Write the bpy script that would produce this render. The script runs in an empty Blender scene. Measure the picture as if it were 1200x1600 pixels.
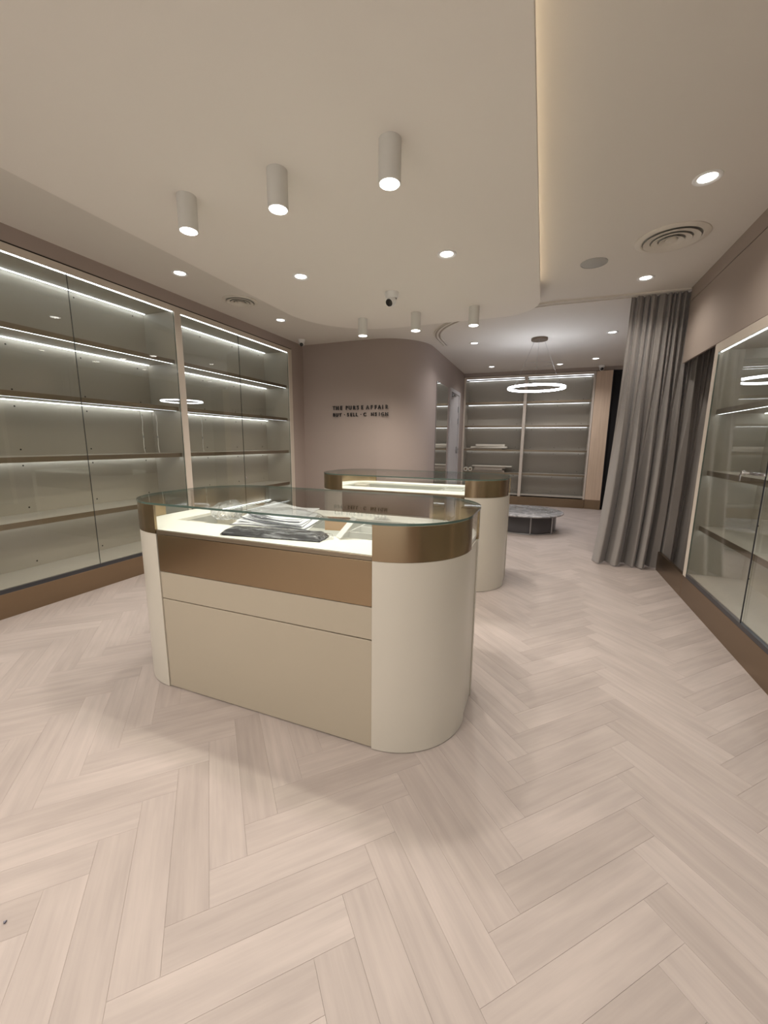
import bpy, bmesh, math, random
from mathutils import Vector, Matrix, noise
random.seed(7)
C = bpy.context.scene.collection
SC = bpy.context.scene
PI = math.pi

# ---------------------------------------------------------------- camera
CAM_H = 1.35
F_PX, PITCH, ROLL, YAW = 621.79, math.radians(9.9452), math.radians(0.5303), math.radians(21.4376)
fw = Vector((-math.sin(YAW) * math.cos(PITCH), math.cos(YAW) * math.cos(PITCH), -math.sin(PITCH)))
rt = Vector((math.cos(YAW), math.sin(YAW), 0)); up = rt.cross(fw)
r2 = rt * math.cos(ROLL) + up * math.sin(ROLL)
u2 = -rt * math.sin(ROLL) + up * math.cos(ROLL)
cd = bpy.data.cameras.new('camera'); cam = bpy.data.objects.new('camera', cd); C.objects.link(cam)
M = Matrix.Identity(4)
for i in range(3):
    M[i][0] = r2[i]; M[i][1] = u2[i]; M[i][2] = -fw[i]
M[0][3], M[1][3], M[2][3] = 0, 0, CAM_H
cam.matrix_world = M
cd.sensor_fit = 'VERTICAL'; cd.sensor_height = 36; cd.lens = 36 * F_PX / 1600
cd.clip_start = 0.02
SC.camera = cam

# ---------------------------------------------------------------- world, exposure, room lights
W = bpy.data.worlds.new('world'); SC.world = W; W.use_nodes = True
W.node_tree.nodes['Background'].inputs[0].default_value = (1.0, 0.96, 0.91, 1)
W.node_tree.nodes['Background'].inputs[1].default_value = 0.85
SC.view_settings.view_transform = 'Standard'; SC.view_settings.look = 'None'
SC.view_settings.exposure = 0.2; SC.view_settings.gamma = 1; SC.view_settings.use_curve_mapping = False
SC.cycles.max_bounces = 10; SC.cycles.diffuse_bounces = 6; SC.cycles.glossy_bounces = 5
SC.cycles.transparent_max_bounces = 32; SC.cycles.sample_clamp_indirect = 4
SC.cycles.caustics_reflective = False; SC.cycles.caustics_refractive = False
SC.cycles.use_denoising = True

SPOT_W = 16.0        # every recessed downlight
TUBE_W = 27.0        # every surface mounted cylinder lamp
LED_E = 10.5          # shelf led strips
COVE_E = 4.5
RING_E = 16.0
WARM = (1.0, 0.925, 0.84)
COOL = (0.93, 0.93, 1.0)

# ---------------------------------------------------------------- dimensions (metres)
ZC, ZP = 2.869, 2.749            # ceiling, underside of lowered ceiling panel
XL, XR = -3.7125, 1.245          # cabinet fronts left and right
YB = 9.30                        # cabinet front at the back
YF = -2.5                        # open shop front behind the camera

# ---------------------------------------------------------------- materials
MATS = {}
def nodes_of(name):
    m = bpy.data.materials.new(name); m.use_nodes = True; MATS[name] = m
    nt = m.node_tree; return m, nt, nt.nodes, nt.links, nt.nodes['Principled BSDF']
def mat(name, col, rough=0.5, metal=0.0, var=0.0, scale=8, bump=0.0, bscale=60, coat=0.0, spec=0.5, stretch=None):
    m, nt, N, L, b = nodes_of(name)
    b.inputs['Base Color'].default_value = (*col, 1)
    b.inputs['Roughness'].default_value = rough; b.inputs['Metallic'].default_value = metal
    b.inputs['Coat Weight'].default_value = coat; b.inputs['Coat Roughness'].default_value = 0.08
    b.inputs['Specular IOR Level'].default_value = spec
    tc = N.new('ShaderNodeTexCoord'); src = tc.outputs['Object']
    if stretch:
        mp = N.new('ShaderNodeMapping'); mp.inputs['Scale'].default_value = stretch
        L.new(src, mp.inputs[0]); src = mp.outputs[0]
    if var:
        n = N.new('ShaderNodeTexNoise'); n.inputs['Scale'].default_value = scale; n.inputs['Detail'].default_value = 4
        L.new(src, n.inputs['Vector'])
        mx = N.new('ShaderNodeMix'); mx.data_type = 'RGBA'
        mx.inputs[6].default_value = (*[c * (1 - var) for c in col], 1)
        mx.inputs[7].default_value = (*[min(1, c * (1 + var)) for c in col], 1)
        L.new(n.outputs['Fac'], mx.inputs[0]); L.new(mx.outputs[2], b.inputs['Base Color'])
    if bump:
        n2 = N.new('ShaderNodeTexNoise'); n2.inputs['Scale'].default_value = bscale; n2.inputs['Detail'].default_value = 3
        L.new(src, n2.inputs['Vector'])
        bp = N.new('ShaderNodeBump'); bp.inputs['Strength'].default_value = bump; bp.inputs['Distance'].default_value = 0.004
        L.new(n2.outputs['Fac'], bp.inputs['Height']); L.new(bp.outputs[0], b.inputs['Normal'])
    return m
def emit(name, col, s):
    m, nt, N, L, b = nodes_of(name)
    b.inputs['Base Color'].default_value = (0.9, 0.9, 0.9, 1)
    b.inputs['Emission Color'].default_value = (*col, 1); b.inputs['Emission Strength'].default_value = s
    return m
def glass(name, tint, ior=1.5, rough=0.0, boost=1.0):
    """clear pane: transmits with a tint and reflects by Fresnel, on both faces"""
    m = bpy.data.materials.new(name); m.use_nodes = True; MATS[name] = m
    N, L = m.node_tree.nodes, m.node_tree.links; N.clear()
    out = N.new('ShaderNodeOutputMaterial'); mix = N.new('ShaderNodeMixShader')
    t = N.new('ShaderNodeBsdfTransparent'); t.inputs[0].default_value = (*tint, 1)
    g = N.new('ShaderNodeBsdfGlossy'); g.inputs['Roughness'].default_value = rough
    geo = N.new('ShaderNodeNewGeometry'); f = N.new('ShaderNodeFresnel')
    mi = N.new('ShaderNodeMix'); mi.inputs[2].default_value = ior; mi.inputs[3].default_value = 1 / ior
    L.new(geo.outputs['Backfacing'], mi.inputs[0]); L.new(mi.outputs[0], f.inputs['IOR'])
    mu = N.new('ShaderNodeMath'); mu.operation = 'MULTIPLY'; mu.inputs[1].default_value = boost; mu.use_clamp = True
    L.new(f.outputs[0], mu.inputs[0])
    L.new(mu.outputs[0], mix.inputs[0]); L.new(t.outputs[0], mix.inputs[1]); L.new(g.outputs[0], mix.inputs[2])
    L.new(mix.outputs[0], out.inputs[0]); return m
def film_mat(name, milk):
    m = glass(name, (.96, .965, .97), ior=1.5, rough=.10, boost=1.2)
    N, L = m.node_tree.nodes, m.node_tree.links
    out = [n for n in N if n.type == 'OUTPUT_MATERIAL'][0]; src = out.inputs[0].links[0].from_socket
    d = N.new('ShaderNodeBsdfDiffuse'); d.inputs[0].default_value = (.85, .86, .87, 1)
    nz = N.new('ShaderNodeTexNoise'); nz.inputs['Scale'].default_value = 22; nz.inputs['Detail'].default_value = 5
    tc = N.new('ShaderNodeTexCoord'); L.new(tc.outputs['Object'], nz.inputs['Vector'])
    mr = N.new('ShaderNodeMapRange'); mr.inputs[1].default_value = .38; mr.inputs[2].default_value = .70
    mr.inputs[3].default_value = .06; mr.inputs[4].default_value = milk * 2; L.new(nz.outputs['Fac'], mr.inputs[0])
    mx = N.new('ShaderNodeMixShader'); L.new(mr.outputs[0], mx.inputs[0]); L.new(src, mx.inputs[1]); L.new(d.outputs[0], mx.inputs[2])
    L.new(mx.outputs[0], out.inputs[0]); return m
def brushed(name, col, rough, axis=(1, 1, 120)):
    m, nt, N, L, b = nodes_of(name)
    b.inputs['Metallic'].default_value = 1.0
    tc = N.new('ShaderNodeTexCoord'); mp = N.new('ShaderNodeMapping'); mp.inputs['Scale'].default_value = axis
    n = N.new('ShaderNodeTexNoise'); n.inputs['Scale'].default_value = 3; n.inputs['Detail'].default_value = 6
    L.new(tc.outputs['Object'], mp.inputs[0]); L.new(mp.outputs[0], n.inputs['Vector'])
    mx = N.new('ShaderNodeMix'); mx.data_type = 'RGBA'
    mx.inputs[6].default_value = (*[c * .95 for c in col], 1); mx.inputs[7].default_value = (*[c * 1.05 for c in col], 1)
    L.new(n.outputs['Fac'], mx.inputs[0]); L.new(mx.outputs[2], b.inputs['Base Color'])
    mr = N.new('ShaderNodeMapRange'); mr.inputs[3].default_value = rough * .9; mr.inputs[4].default_value = rough * 1.1
    L.new(n.outputs['Fac'], mr.inputs[0]); L.new(mr.outputs[0], b.inputs['Roughness'])
    return m
def plank_mat():
    m, nt, N, L, b = nodes_of('floor_planks')
    uv = N.new('ShaderNodeUVMap'); oi = N.new('ShaderNodeObjectInfo'); geo = N.new('ShaderNodeNewGeometry')
    ad = N.new('ShaderNodeMath'); ad.operation = 'ADD'; L.new(oi.outputs['Random'], ad.inputs[0]); L.new(geo.outputs['Random Per Island'], ad.inputs[1])
    fr = N.new('ShaderNodeMath'); fr.operation = 'FRACT'; L.new(ad.outputs[0], fr.inputs[0])
    off = N.new('ShaderNodeCombineXYZ')
    m1 = N.new('ShaderNodeMath'); m1.operation = 'MULTIPLY'; m1.inputs[1].default_value = 37.0; L.new(fr.outputs[0], m1.inputs[0])
    L.new(m1.outputs[0], off.inputs[0]); L.new(m1.outputs[0], off.inputs[1])
    va = N.new('ShaderNodeVectorMath'); va.operation = 'ADD'; L.new(uv.outputs[0], va.inputs[0]); L.new(off.outputs[0], va.inputs[1])
    mp = N.new('ShaderNodeMapping'); mp.inputs['Scale'].default_value = (1.3, 22, 1); L.new(va.outputs[0], mp.inputs[0])
    g1 = N.new('ShaderNodeTexNoise'); g1.inputs['Scale'].default_value = 1.6; g1.inputs['Detail'].default_value = 6; g1.inputs['Roughness'].default_value = .6
    L.new(mp.outputs[0], g1.inputs['Vector'])
    mp2 = N.new('ShaderNodeMapping'); mp2.inputs['Scale'].default_value = (3, 9, 1); L.new(va.outputs[0], mp2.inputs[0])
    g2 = N.new('ShaderNodeTexNoise'); g2.inputs['Scale'].default_value = 1.0; g2.inputs['Detail'].default_value = 3; L.new(mp2.outputs[0], g2.inputs['Vector'])
    base = N.new('ShaderNodeValToRGB'); e = base.color_ramp.elements
    e[0].position = 0; e[0].color = (*FLOOR_A, 1); e[1].position = 1; e[1].color = (*FLOOR_B, 1)
    L.new(fr.outputs[0], base.inputs[0])
    grain = N.new('ShaderNodeMapRange'); grain.inputs[1].default_value = .3; grain.inputs[2].default_value = .7
    grain.inputs[3].default_value = .90; grain.inputs[4].default_value = 1.07; L.new(g1.outputs['Fac'], grain.inputs[0])
    blot = N.new('ShaderNodeMapRange'); blot.inputs[1].default_value = .3; blot.inputs[2].default_value = .7
    blot.inputs[3].default_value = .93; blot.inputs[4].default_value = 1.06; L.new(g2.outputs['Fac'], blot.inputs[0])
    mm = N.new('ShaderNodeMath'); mm.operation = 'MULTIPLY'; L.new(grain.outputs[0], mm.inputs[0]); L.new(blot.outputs[0], mm.inputs[1])
    vm = N.new('ShaderNodeVectorMath'); vm.operation = 'SCALE'; L.new(base.outputs[0], vm.inputs[0]); L.new(mm.outputs[0], vm.inputs['Scale'])
    L.new(vm.outputs[0], b.inputs['Base Color'])
    b.inputs['Roughness'].default_value = .48; b.inputs['Specular IOR Level'].default_value = .35
    bp = N.new('ShaderNodeBump'); bp.inputs['Strength'].default_value = .12; bp.inputs['Distance'].default_value = .002
    L.new(g1.outputs['Fac'], bp.inputs['Height']); L.new(bp.outputs[0], b.inputs['Normal'])
    return m
def wood_mat(name, c1, c2):
    m, nt, N, L, b = nodes_of(name)
    tc = N.new('ShaderNodeTexCoord'); mp = N.new('ShaderNodeMapping'); mp.inputs['Scale'].default_value = (22, 22, 1.1)
    n = N.new('ShaderNodeTexNoise'); n.inputs['Scale'].default_value = 1.5; n.inputs['Detail'].default_value = 6
    L.new(tc.outputs['Object'], mp.inputs[0]); L.new(mp.outputs[0], n.inputs['Vector'])
    r = N.new('ShaderNodeValToRGB'); r.color_ramp.elements[0].position = .3; r.color_ramp.elements[0].color = (*c1, 1)
    r.color_ramp.elements[1].position = .7; r.color_ramp.elements[1].color = (*c2, 1)
    L.new(n.outputs['Fac'], r.inputs[0]); L.new(r.outputs[0], b.inputs['Base Color']); b.inputs['Roughness'].default_value = .5
    return m
def marble_mat(name):
    m, nt, N, L, b = nodes_of(name)
    tc = N.new('ShaderNodeTexCoord'); n = N.new('ShaderNodeTexNoise'); n.inputs['Scale'].default_value = 4; n.inputs['Detail'].default_value = 8
    n.inputs['Distortion'].default_value = 1.2
    L.new(tc.outputs['Object'], n.inputs['Vector'])
    r = N.new('ShaderNodeValToRGB'); e = r.color_ramp.elements
    e[0].position = .42; e[0].color = (.20, .20, .205, 1); e[1].position = .5; e[1].color = (.40, .39, .385, 1)
    x = e.new(.58); x.color = (.25, .245, .25, 1)
    L.new(n.outputs['Fac'], r.inputs[0]); L.new(r.outputs[0], b.inputs['Base Color']); b.inputs['Roughness'].default_value = .22
    return m
def wrap_mat(name, c_dark, c_light, scale):
    """crinkled bubble wrap over something: noisy tone, glossy, bumpy"""
    m, nt, N, L, b = nodes_of(name)
    tc = N.new('ShaderNodeTexCoord'); n = N.new('ShaderNodeTexNoise'); n.inputs['Scale'].default_value = 1.0; n.inputs['Detail'].default_value = 6
    n.inputs['Distortion'].default_value = .6
    mp = N.new('ShaderNodeMapping'); mp.inputs['Scale'].default_value = scale; L.new(tc.outputs['Object'], mp.inputs[0]); L.new(mp.outputs[0], n.inputs['Vector'])
    r = N.new('ShaderNodeValToRGB'); r.color_ramp.elements[0].position = .5; r.color_ramp.elements[0].color = (*c_dark, 1)
    r.color_ramp.elements[1].position = .72; r.color_ramp.elements[1].color = (*c_light, 1)
    L.new(n.outputs['Fac'], r.inputs[0]); L.new(r.outputs[0], b.inputs['Base Color']); b.inputs['Roughness'].default_value = .18
    bp = N.new('ShaderNodeBump'); bp.inputs['Strength'].default_value = .7; bp.inputs['Distance'].default_value = .006
    L.new(n.outputs['Fac'], bp.inputs['Height']); L.new(bp.outputs[0], b.inputs['Normal'])
    return m

FLOOR_A, FLOOR_B = (.392, .334, .303), (.452, .388, .355)
mat('ceiling_paint', (.76, .725, .67), .85, bump=.05, bscale=200)
mat('panel_paint', (.87, .83, .775), .8, bump=.05, bscale=200)
mat('wall_paint', (.375, .31, .275), .8, bump=.06, bscale=240)
mat('soffit_paint', (.36, .30, .26), .75, bump=.05, bscale=240)
mat('shadow_gap', (.02, .014, .010), .8)  # near-black colour stands in for the shade inside the wall grooves
mat('white_frame', (.62, .55, .47), .45)
mat('carcass', (.44, .405, .345), .38, var=.03, scale=2)
mat('track_black', (.03, .03, .035), .35)
mat('cream_paint', (.575, .535, .46), .35, var=.02, scale=3)
mat('beige_panel', (.425, .37, .285), .4, var=.03, scale=2)
mat('deck_white', (.86, .85, .79), .5)
mat('well_grey', (.47, .47, .44), .6)
mat('white_plastic', (.82, .82, .80), .35)
mat('lamp_white', (.70, .69, .65), .5)
mat('vent_white', (.72, .68, .61), .6)
mat('dark_void', (.012, .011, .012), .9)
mat('lens_black', (.02, .018, .016), .12)
mat('chrome', (.72, .72, .70), .15, metal=1)
mat('steel_grey', (.42, .42, .43), .3, metal=1)
mat('mirror_silver', (.80, .81, .79), .01, metal=1)
mat('sign_black', (.018, .016, .015), .35)
mat('curtain_fabric', (.265, .245, .23), .5, var=.05, scale=5, bump=.15, bscale=700)
MATS['curtain_fabric'].node_tree.nodes['Principled BSDF'].inputs['Sheen Weight'].default_value = .3
mat('door_white', (.52, .50, .50), .45)
mat('card_brown', (.62, .40, .22), .6, var=.05)
mat('board_white', (.74, .70, .60), .5, var=.04)
mat('grey_board', (.42, .37, .31), .5, var=.08)
mat('base_dark', (.055, .052, .055), .3)
mat('canopy_brown', (.17, .13, .095), .4, metal=.6)
mat('paper_white', (.90, .91, .94), .35)
mat('ribbon_grey', (.13, .13, .17), .3)
mat('speaker_mesh', (.44, .44, .42), .7)
mat('slab_grey', (.12, .10, .085), .8)
wrap_mat('dark_wrap', (.03, .032, .038), (.34, .35, .38), (9, 60, 60))
wood_mat('oak_pale', (.56, .42, .30), (.66, .51, .38))
marble_mat('marble_grey')
brushed('bronze', (.36, .27, .17), .24, (260, 260, 2))
brushed('bronze_dark', (.29, .235, .17), .42, (1, 1, 40))
brushed('bronze_plinth', (.28, .205, .135), .33, (1, 1, 60))
emit('led_cool', (.86, .93, 1.0), LED_E)
emit('led_front', (.86, .93, 1.0), LED_E * .35)
emit('led_soft', (.90, .94, 1.0), LED_E * .30)
emit('cove_warm', (1.0, .84, .62), COVE_E)
emit('lamp_glow', (1.0, .96, .90), 9.0)
mat('ring_white', (.85, .85, .84), .3)
emit('ring_glow', (.86, .91, 1.0), RING_E)
glass('clear_glass', (.965, .98, .965))
glass('door_glass', (.95, .955, .93), boost=1.15)
glass('thin_film', (.97, .975, .98), ior=1.45, rough=.10, boost=.9)
film_mat('cloudy_film', .42)
mat('glass_edge', (.07, .115, .095), .15, coat=.5)
plank_mat()

# ---------------------------------------------------------------- mesh helpers
def finish(name, bm, m, parent=None, smooth=35, loc=None, recalc=True):
    if recalc: bmesh.ops.recalc_face_normals(bm, faces=bm.faces)
    me = bpy.data.meshes.new(name); bm.to_mesh(me); bm.free()
    me.materials.append(MATS[m])
    if smooth:
        me.polygons.foreach_set('use_smooth', [True] * len(me.polygons))
        me.set_sharp_from_angle(angle=math.radians(smooth))
    o = bpy.data.objects.new(name, me); C.objects.link(o)
    if parent is not None: o.parent = parent
    if loc: o.location = loc
    return o
def box(bm, x0, x1, y0, y1, z0, z1, bev=0.0):
    x0, x1 = sorted((x0, x1)); y0, y1 = sorted((y0, y1)); z0, z1 = sorted((z0, z1))
    r = bmesh.ops.create_cube(bm, size=1, matrix=Matrix.Translation(((x0 + x1) / 2, (y0 + y1) / 2, (z0 + z1) / 2)) @
                              Matrix.Diagonal((x1 - x0, y1 - y0, z1 - z0, 1)))
    if bev:
        es = list({e for v in r['verts'] for e in v.link_edges})
        bmesh.ops.bevel(bm, geom=es, offset=bev, segments=2, profile=.5, affect='EDGES')
    return bm
def bx(*a, bev=0.0): return box(bmesh.new(), *a, bev=bev)
def prism(bm, pts, z0, z1):
    b = [bm.verts.new((x, y, z0)) for x, y in pts]; t = [bm.verts.new((x, y, z1)) for x, y in pts]
    bm.faces.new(b[::-1]); bm.faces.new(t); n = len(pts)
    for i in range(n): bm.faces.new((b[i], b[(i + 1) % n], t[(i + 1) % n], t[i]))
    return bm
def lathe(bm, prof, cx=0, cy=0, seg=32, ex=1, ey=1, rot=None):
    """profile of (radius, z); radius 0 closes the end"""
    rings = []
    for r, z in prof:
        if r < 1e-6: rings.append([bm.verts.new((cx, cy, z))])
        else: rings.append([bm.verts.new((cx + r * ex * math.cos(2 * PI * i / seg), cy + r * ey * math.sin(2 * PI * i / seg), z)) for i in range(seg)])
    for a, b in zip(rings, rings[1:]):
        for i in range(seg):
            j = (i + 1) % seg
            if len(a) == 1 and len(b) == 1: continue
            if len(a) == 1: bm.faces.new((a[0], b[j], b[i]))
            elif len(b) == 1: bm.faces.new((a[i], a[j], b[0]))
            else: bm.faces.new((a[i], a[j], b[j], b[i]))
    return bm
def tube(bm, pts, r, seg=8):
    pts = [Vector(p) for p in pts]; rings = []
    for i, p in enumerate(pts):
        d = (pts[min(i + 1, len(pts) - 1)] - pts[max(i - 1, 0)]).normalized()
        a = d.orthogonal().normalized(); b = d.cross(a)
        rings.append([bm.verts.new(p + a * r * math.cos(2 * PI * k / seg) + b * r * math.sin(2 * PI * k / seg)) for k in range(seg)])
    for a, b in zip(rings, rings[1:]):
        for k in range(seg): bm.faces.new((a[k], a[(k + 1) % seg], b[(k + 1) % seg], b[k]))
    bm.faces.new(rings[0][::-1]); bm.faces.new(rings[-1]); return bm
def arc(cx, cy, r, a0, a1, n=16):
    return [(cx + r * math.cos(math.radians(a0 + (a1 - a0) * i / n)), cy + r * math.sin(math.radians(a0 + (a1 - a0) * i / n))) for i in range(n + 1)]
def ribbon(bm, path, z0, z1, t):
    """a vertical sheet of thickness t along an open plan path (t to the left of travel)"""
    n = len(path); off = []
    for i, p in enumerate(path):
        a = Vector(path[max(i - 1, 0)]); b = Vector(path[min(i + 1, n - 1)]); d = (b - a).normalized()
        off.append((p[0] - d.y * t, p[1] + d.x * t))
    return prism(bm, list(path) + off[::-1], z0, z1) if False else _rib(bm, path, off, z0, z1)
def _rib(bm, A, B, z0, z1):
    n = len(A)
    v = [[bm.verts.new((x, y, z)) for x, y in P] for P in (A, B) for z in (z0, z1)]   # A0 A1 B0 B1
    a0, a1, b0, b1 = v
    for i in range(n - 1):
        bm.faces.new((a0[i], a0[i + 1], a1[i + 1], a1[i])); bm.faces.new((b0[i + 1], b0[i], b1[i], b1[i + 1]))
        bm.faces.new((a1[i], a1[i + 1], b1[i + 1], b1[i])); bm.faces.new((a0[i + 1], a0[i], b0[i], b0[i + 1]))
    bm.faces.new((a0[0], a1[0], b1[0], b0[0])); bm.faces.new((a0[-1], b0[-1], b1[-1], a1[-1]))
    return bm
def plate(bm, outer, holes, z0, z1):
    """flat slab with holes cut through"""
    loops = []
    for z in (z0, z1):
        es = []; ls = []
        for lp in [outer] + holes:
            vs = [bm.verts.new((x, y, z)) for x, y in lp]; ls.append(vs)
            es += [bm.edges.new((vs[i], vs[(i + 1) % len(vs)])) for i in range(len(vs))]
        bmesh.ops.triangle_fill(bm, use_beauty=True, use_dissolve=False, edges=es)
        loops.append(ls)
    for a, b in zip(*loops):
        n = len(a)
        for i in range(n): bm.faces.new((a[i], a[(i + 1) % n], b[(i + 1) % n], b[i]))
    return bm
def empty(name, label, cat, loc=(0, 0, 0), rz=0.0, group=None):
    o = bpy.data.objects.new(name, None); C.objects.link(o); o.location = loc; o.rotation_euler = (0, 0, rz)
    o['label'] = label; o['category'] = cat
    if group: o['group'] = group
    return o
def tag(o, label, cat, group=None):
    o['label'] = label; o['category'] = cat
    if group: o['group'] = group
    return o
def struct(o): o['kind'] = 'structure'; return o
def dup(root, loc, rz, label):
    r = root.copy(); C.objects.link(r); r.location = loc; r.rotation_euler = (0, 0, rz); r['label'] = label
    for ch in list(root.children):
        c = ch.copy(); C.objects.link(c); c.parent = r
        for g in list(ch.children):
            d = g.copy(); C.objects.link(d); d.parent = c
    return r
def lamp(name, parent, loc, watts, col, size=150, rad=.05, blend=.6):
    d = bpy.data.lights.new(name, 'SPOT'); d.energy = watts; d.color = col; d.spot_size = math.radians(size); d.spot_blend = blend
    d.shadow_soft_size = rad
    o = bpy.data.objects.new(name, d); C.objects.link(o); o.parent = parent; o.location = loc; return o

# ================================================================ SETTING
# ---- floor: slab + herringbone planks
floor = struct(finish('floor', bx(-4.3, 1.9, YF, 9.9, -.10, -.004), 'slab_grey', smooth=0))
PL, PW, OX, OY = .600, .1155, .037, 1.024
GAP = .00018
def plank_mesh(vertical):
    """one plank, local corner at its centre, turned 45 degrees"""
    bm = bmesh.new(); uvl = bm.loops.layers.uv.new('UVMap')
    add_plank(bm, uvl, 0, 0, vertical)
    bmesh.ops.recalc_face_normals(bm, faces=bm.faces)
    me = bpy.data.meshes.new('plank'); bm.to_mesh(me); bm.free(); me.materials.append(MATS['floor_planks']); return me
def add_plank(bm, uvl, cx, cy, vertical):
    ang = PI * .75 if vertical else PI * .25
    c, s = math.cos(ang), math.sin(ang); hl, hw, b = PL / 2 - GAP, PW / 2 - GAP, .0006
    def P(u, v, z): return bm.verts.new((cx + u * c - v * s, cy + u * s + v * c, z))
    lo = [(-hl, -hw), (hl, -hw), (hl, hw), (-hl, hw)]; hi = [(-hl + b, -hw + b), (hl - b, -hw + b), (hl - b, hw - b), (-hl + b, hw - b)]
    rings = [([P(u, v, -.0045) for u, v in lo], lo), ([P(u, v, -.0004) for u, v in lo], lo), ([P(u, v, 0) for u, v in hi], hi)]
    fs = []
    for (A, ua), (B, ub) in zip(rings, rings[1:]):
        for i in range(4):
            j = (i + 1) % 4; f = bm.faces.new((A[i], A[j], B[j], B[i])); fs.append((f, (ua[i], ua[j], ub[j], ub[i])))
    fs.append((bm.faces.new(rings[-1][0]), hi))
    for f, uvs in fs:
        for lp, (u, v) in zip(f.loops, uvs): lp[uvl].uv = (u, v)
def to_px(x, y, z):
    q = Vector((x, y, z - CAM_H)); d = q.dot(fw)
    if d < .05: return None
    return 600 + F_PX * q.dot(r2) / d, 800 - F_PX * q.dot(u2) / d, d
cands = []
R2 = math.sqrt(.5)
for a in range(-14, 14):
    for k in range(-40, 150):
        for vert in (False, True):
            x0, y0 = k * PW + a * PL, k * PW - a * PL
            # shift so the staircase spans the room for each a
            if not vert: cx, cy = x0 + PL / 2, y0 + PW / 2
            else: cx, cy = x0 + PL + PW / 2, y0 + PW - PL / 2
            X = (cx - cy) * R2 + OX; Y = (cx + cy) * R2 + OY
            if -4.2 < X < 1.72 and YF + .1 < Y < 9.6:
                p = to_px(X, Y, 0); sc = 0
                if p and -60 < p[0] < 1260 and p[1] < 1760:
                    sc = (CAM_H / p[2]) / (p[2] ** 2)
                cands.append((sc, X, Y, vert))
cands.sort(key=lambda t: -t[0])
PM = {False: plank_mesh(False), True: plank_mesh(True)}
for sc, X, Y, v in cands[:300]:
    o = bpy.data.objects.new('plank', PM[v]); C.objects.link(o); o.parent = floor; o.location = (X, Y, 0)
bm = bmesh.new(); uvl = bm.loops.layers.uv.new('UVMap')
for sc, X, Y, v in cands[300:]: add_plank(bm, uvl, X, Y, v)
o = finish('distant_planks', bm, 'floor_planks', floor, smooth=0); o['kind'] = 'stuff'

# ---- ceiling with lowered panel
ceiling = struct(finish('ceiling', bx(-4.3, 1.9, YF, 9.9, ZC, ZC + .12), 'ceiling_paint', smooth=0))
def panel_outline(d=0):
    r1, rr = .95 - d, .42 - d
    x0, x1, y1, y0 = -2.75 + d, -.13 - d, 4.94 - d, YF + .2
    return arc(x1 - rr, y1 - rr, rr, 0, 90, 14) + arc(x0 + r1, y1 - r1, r1, 90, 180, 22) + [(x0, y0), (x1, y0)]
pan = finish('ceiling_panel', prism(bmesh.new(), panel_outline(), ZP, ZP + .05), 'panel_paint', ceiling)
finish('panel_core', prism(bmesh.new(), panel_outline(.13), ZP + .05, ZC + .001), 'panel_paint', pan)
finish('cove_strip', bx(-.200, -.186, YF + .3, 4.35, ZP + .050, ZP + .056), 'cove_warm', pan)
# curved curtain track let into the ceiling
def off_path(path, t):
    out = []
    for i, p in enumerate(path):
        a = Vector(path[max(i - 1, 0)]); b = Vector(path[min(i + 1, len(path) - 1)]); d = (b - a).normalized()
        out.append((p[0] - d.y * t, p[1] + d.x * t))
    return out
track = [(1.24, 5.07), (.6, 5.05), (0, 5.03), (-.45, 5.06)] + arc(-.45, 6.16, 1.10, 270, 180, 24)[1:] + [(-1.55, 6.55)]
bm = bmesh.new()
ribbon(bm, off_path(track, .045), ZC - .016, ZC, .006); ribbon(bm, off_path(track, -.045), ZC - .016, ZC, .006)
tk = finish('trim_1', bm, 'vent_white'); struct(tk)
bm = bmesh.new(); ribbon(bm, off_path(track, -.012), ZC - .012, ZC, .024)
finish('curtain_rail', bm, 'ceiling_paint', tk)
bm = bmesh.new(); ribbon(bm, off_path(track, -.036), ZC - .003, ZC, .07)
finish('track_recess', bm, 'grey_board', tk)

# ---- left wall (behind the cabinets), its soffit and short return
bm = bmesh.new()
box(bm, -4.32, -4.20, YF, 5.80, 0, ZC)
wl = struct(finish('wall_left', bm, 'wall_paint', smooth=0))
bm = bmesh.new(); box(bm, -4.20, XL, YF, 5.80, 2.752, ZC); box(bm, -4.20, XL, 5.495, 5.80, 0, 2.752)
finish('soffit', bm, 'wall_paint', wl, smooth=0)
finish('shadow_gap', bx(-4.19, XL - .006, YF, 5.49, 2.741, 2.752), 'shadow_gap', wl, smooth=0)
# ---- sign wall, curving round to run beside the back room
path = [(-4.32, 5.80), (-3.0, 5.80), (-2.5, 5.80)] + arc(-2.50, 6.55, .75, 270, 360, 24)[1:] + [(-1.75, 7.0), (-1.75, 9.9)]
wb = struct(finish('wall_back', ribbon(bmesh.new(), path, 0, ZC, .15), 'wall_paint'))
# ---- far wall behind the back cabinet, soffit above it
bm = bmesh.new(); box(bm, -1.9, 1.9, 9.78, 9.9, 0, ZC); wf = struct(finish('wall_far', bm, 'wall_paint', smooth=0))
finish('soffit', bx(-1.75, 1.72, YB, 9.78, 2.80, ZC), 'soffit_paint', wf, smooth=0)
finish('shadow_gap', bx(-1.75, 1.18, YB + .006, 9.7, 2.792, 2.80), 'shadow_gap', wf, smooth=0)
# ---- right wall: solid wall behind, bulkhead in front above the cabinets
wr = struct(finish('wall_right', bx(1.72, 1.86, YF, 9.9, 0, ZC), 'soffit_paint', smooth=0))
finish('bulkhead', bx(XR, XR + .018, YF, 5.02, 2.158, 2.735), 'soffit_paint', wr, smooth=0)
finish('bulkhead_top', bx(XR, XR + .018, YF, 5.02, 2.742, ZC), 'soffit_paint', wr, smooth=0)
finish('shadow_gap', bx(XR + .006, XR + .016, YF, 5.015, 2.735, 2.742), 'shadow_gap', wr, smooth=0)
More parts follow.
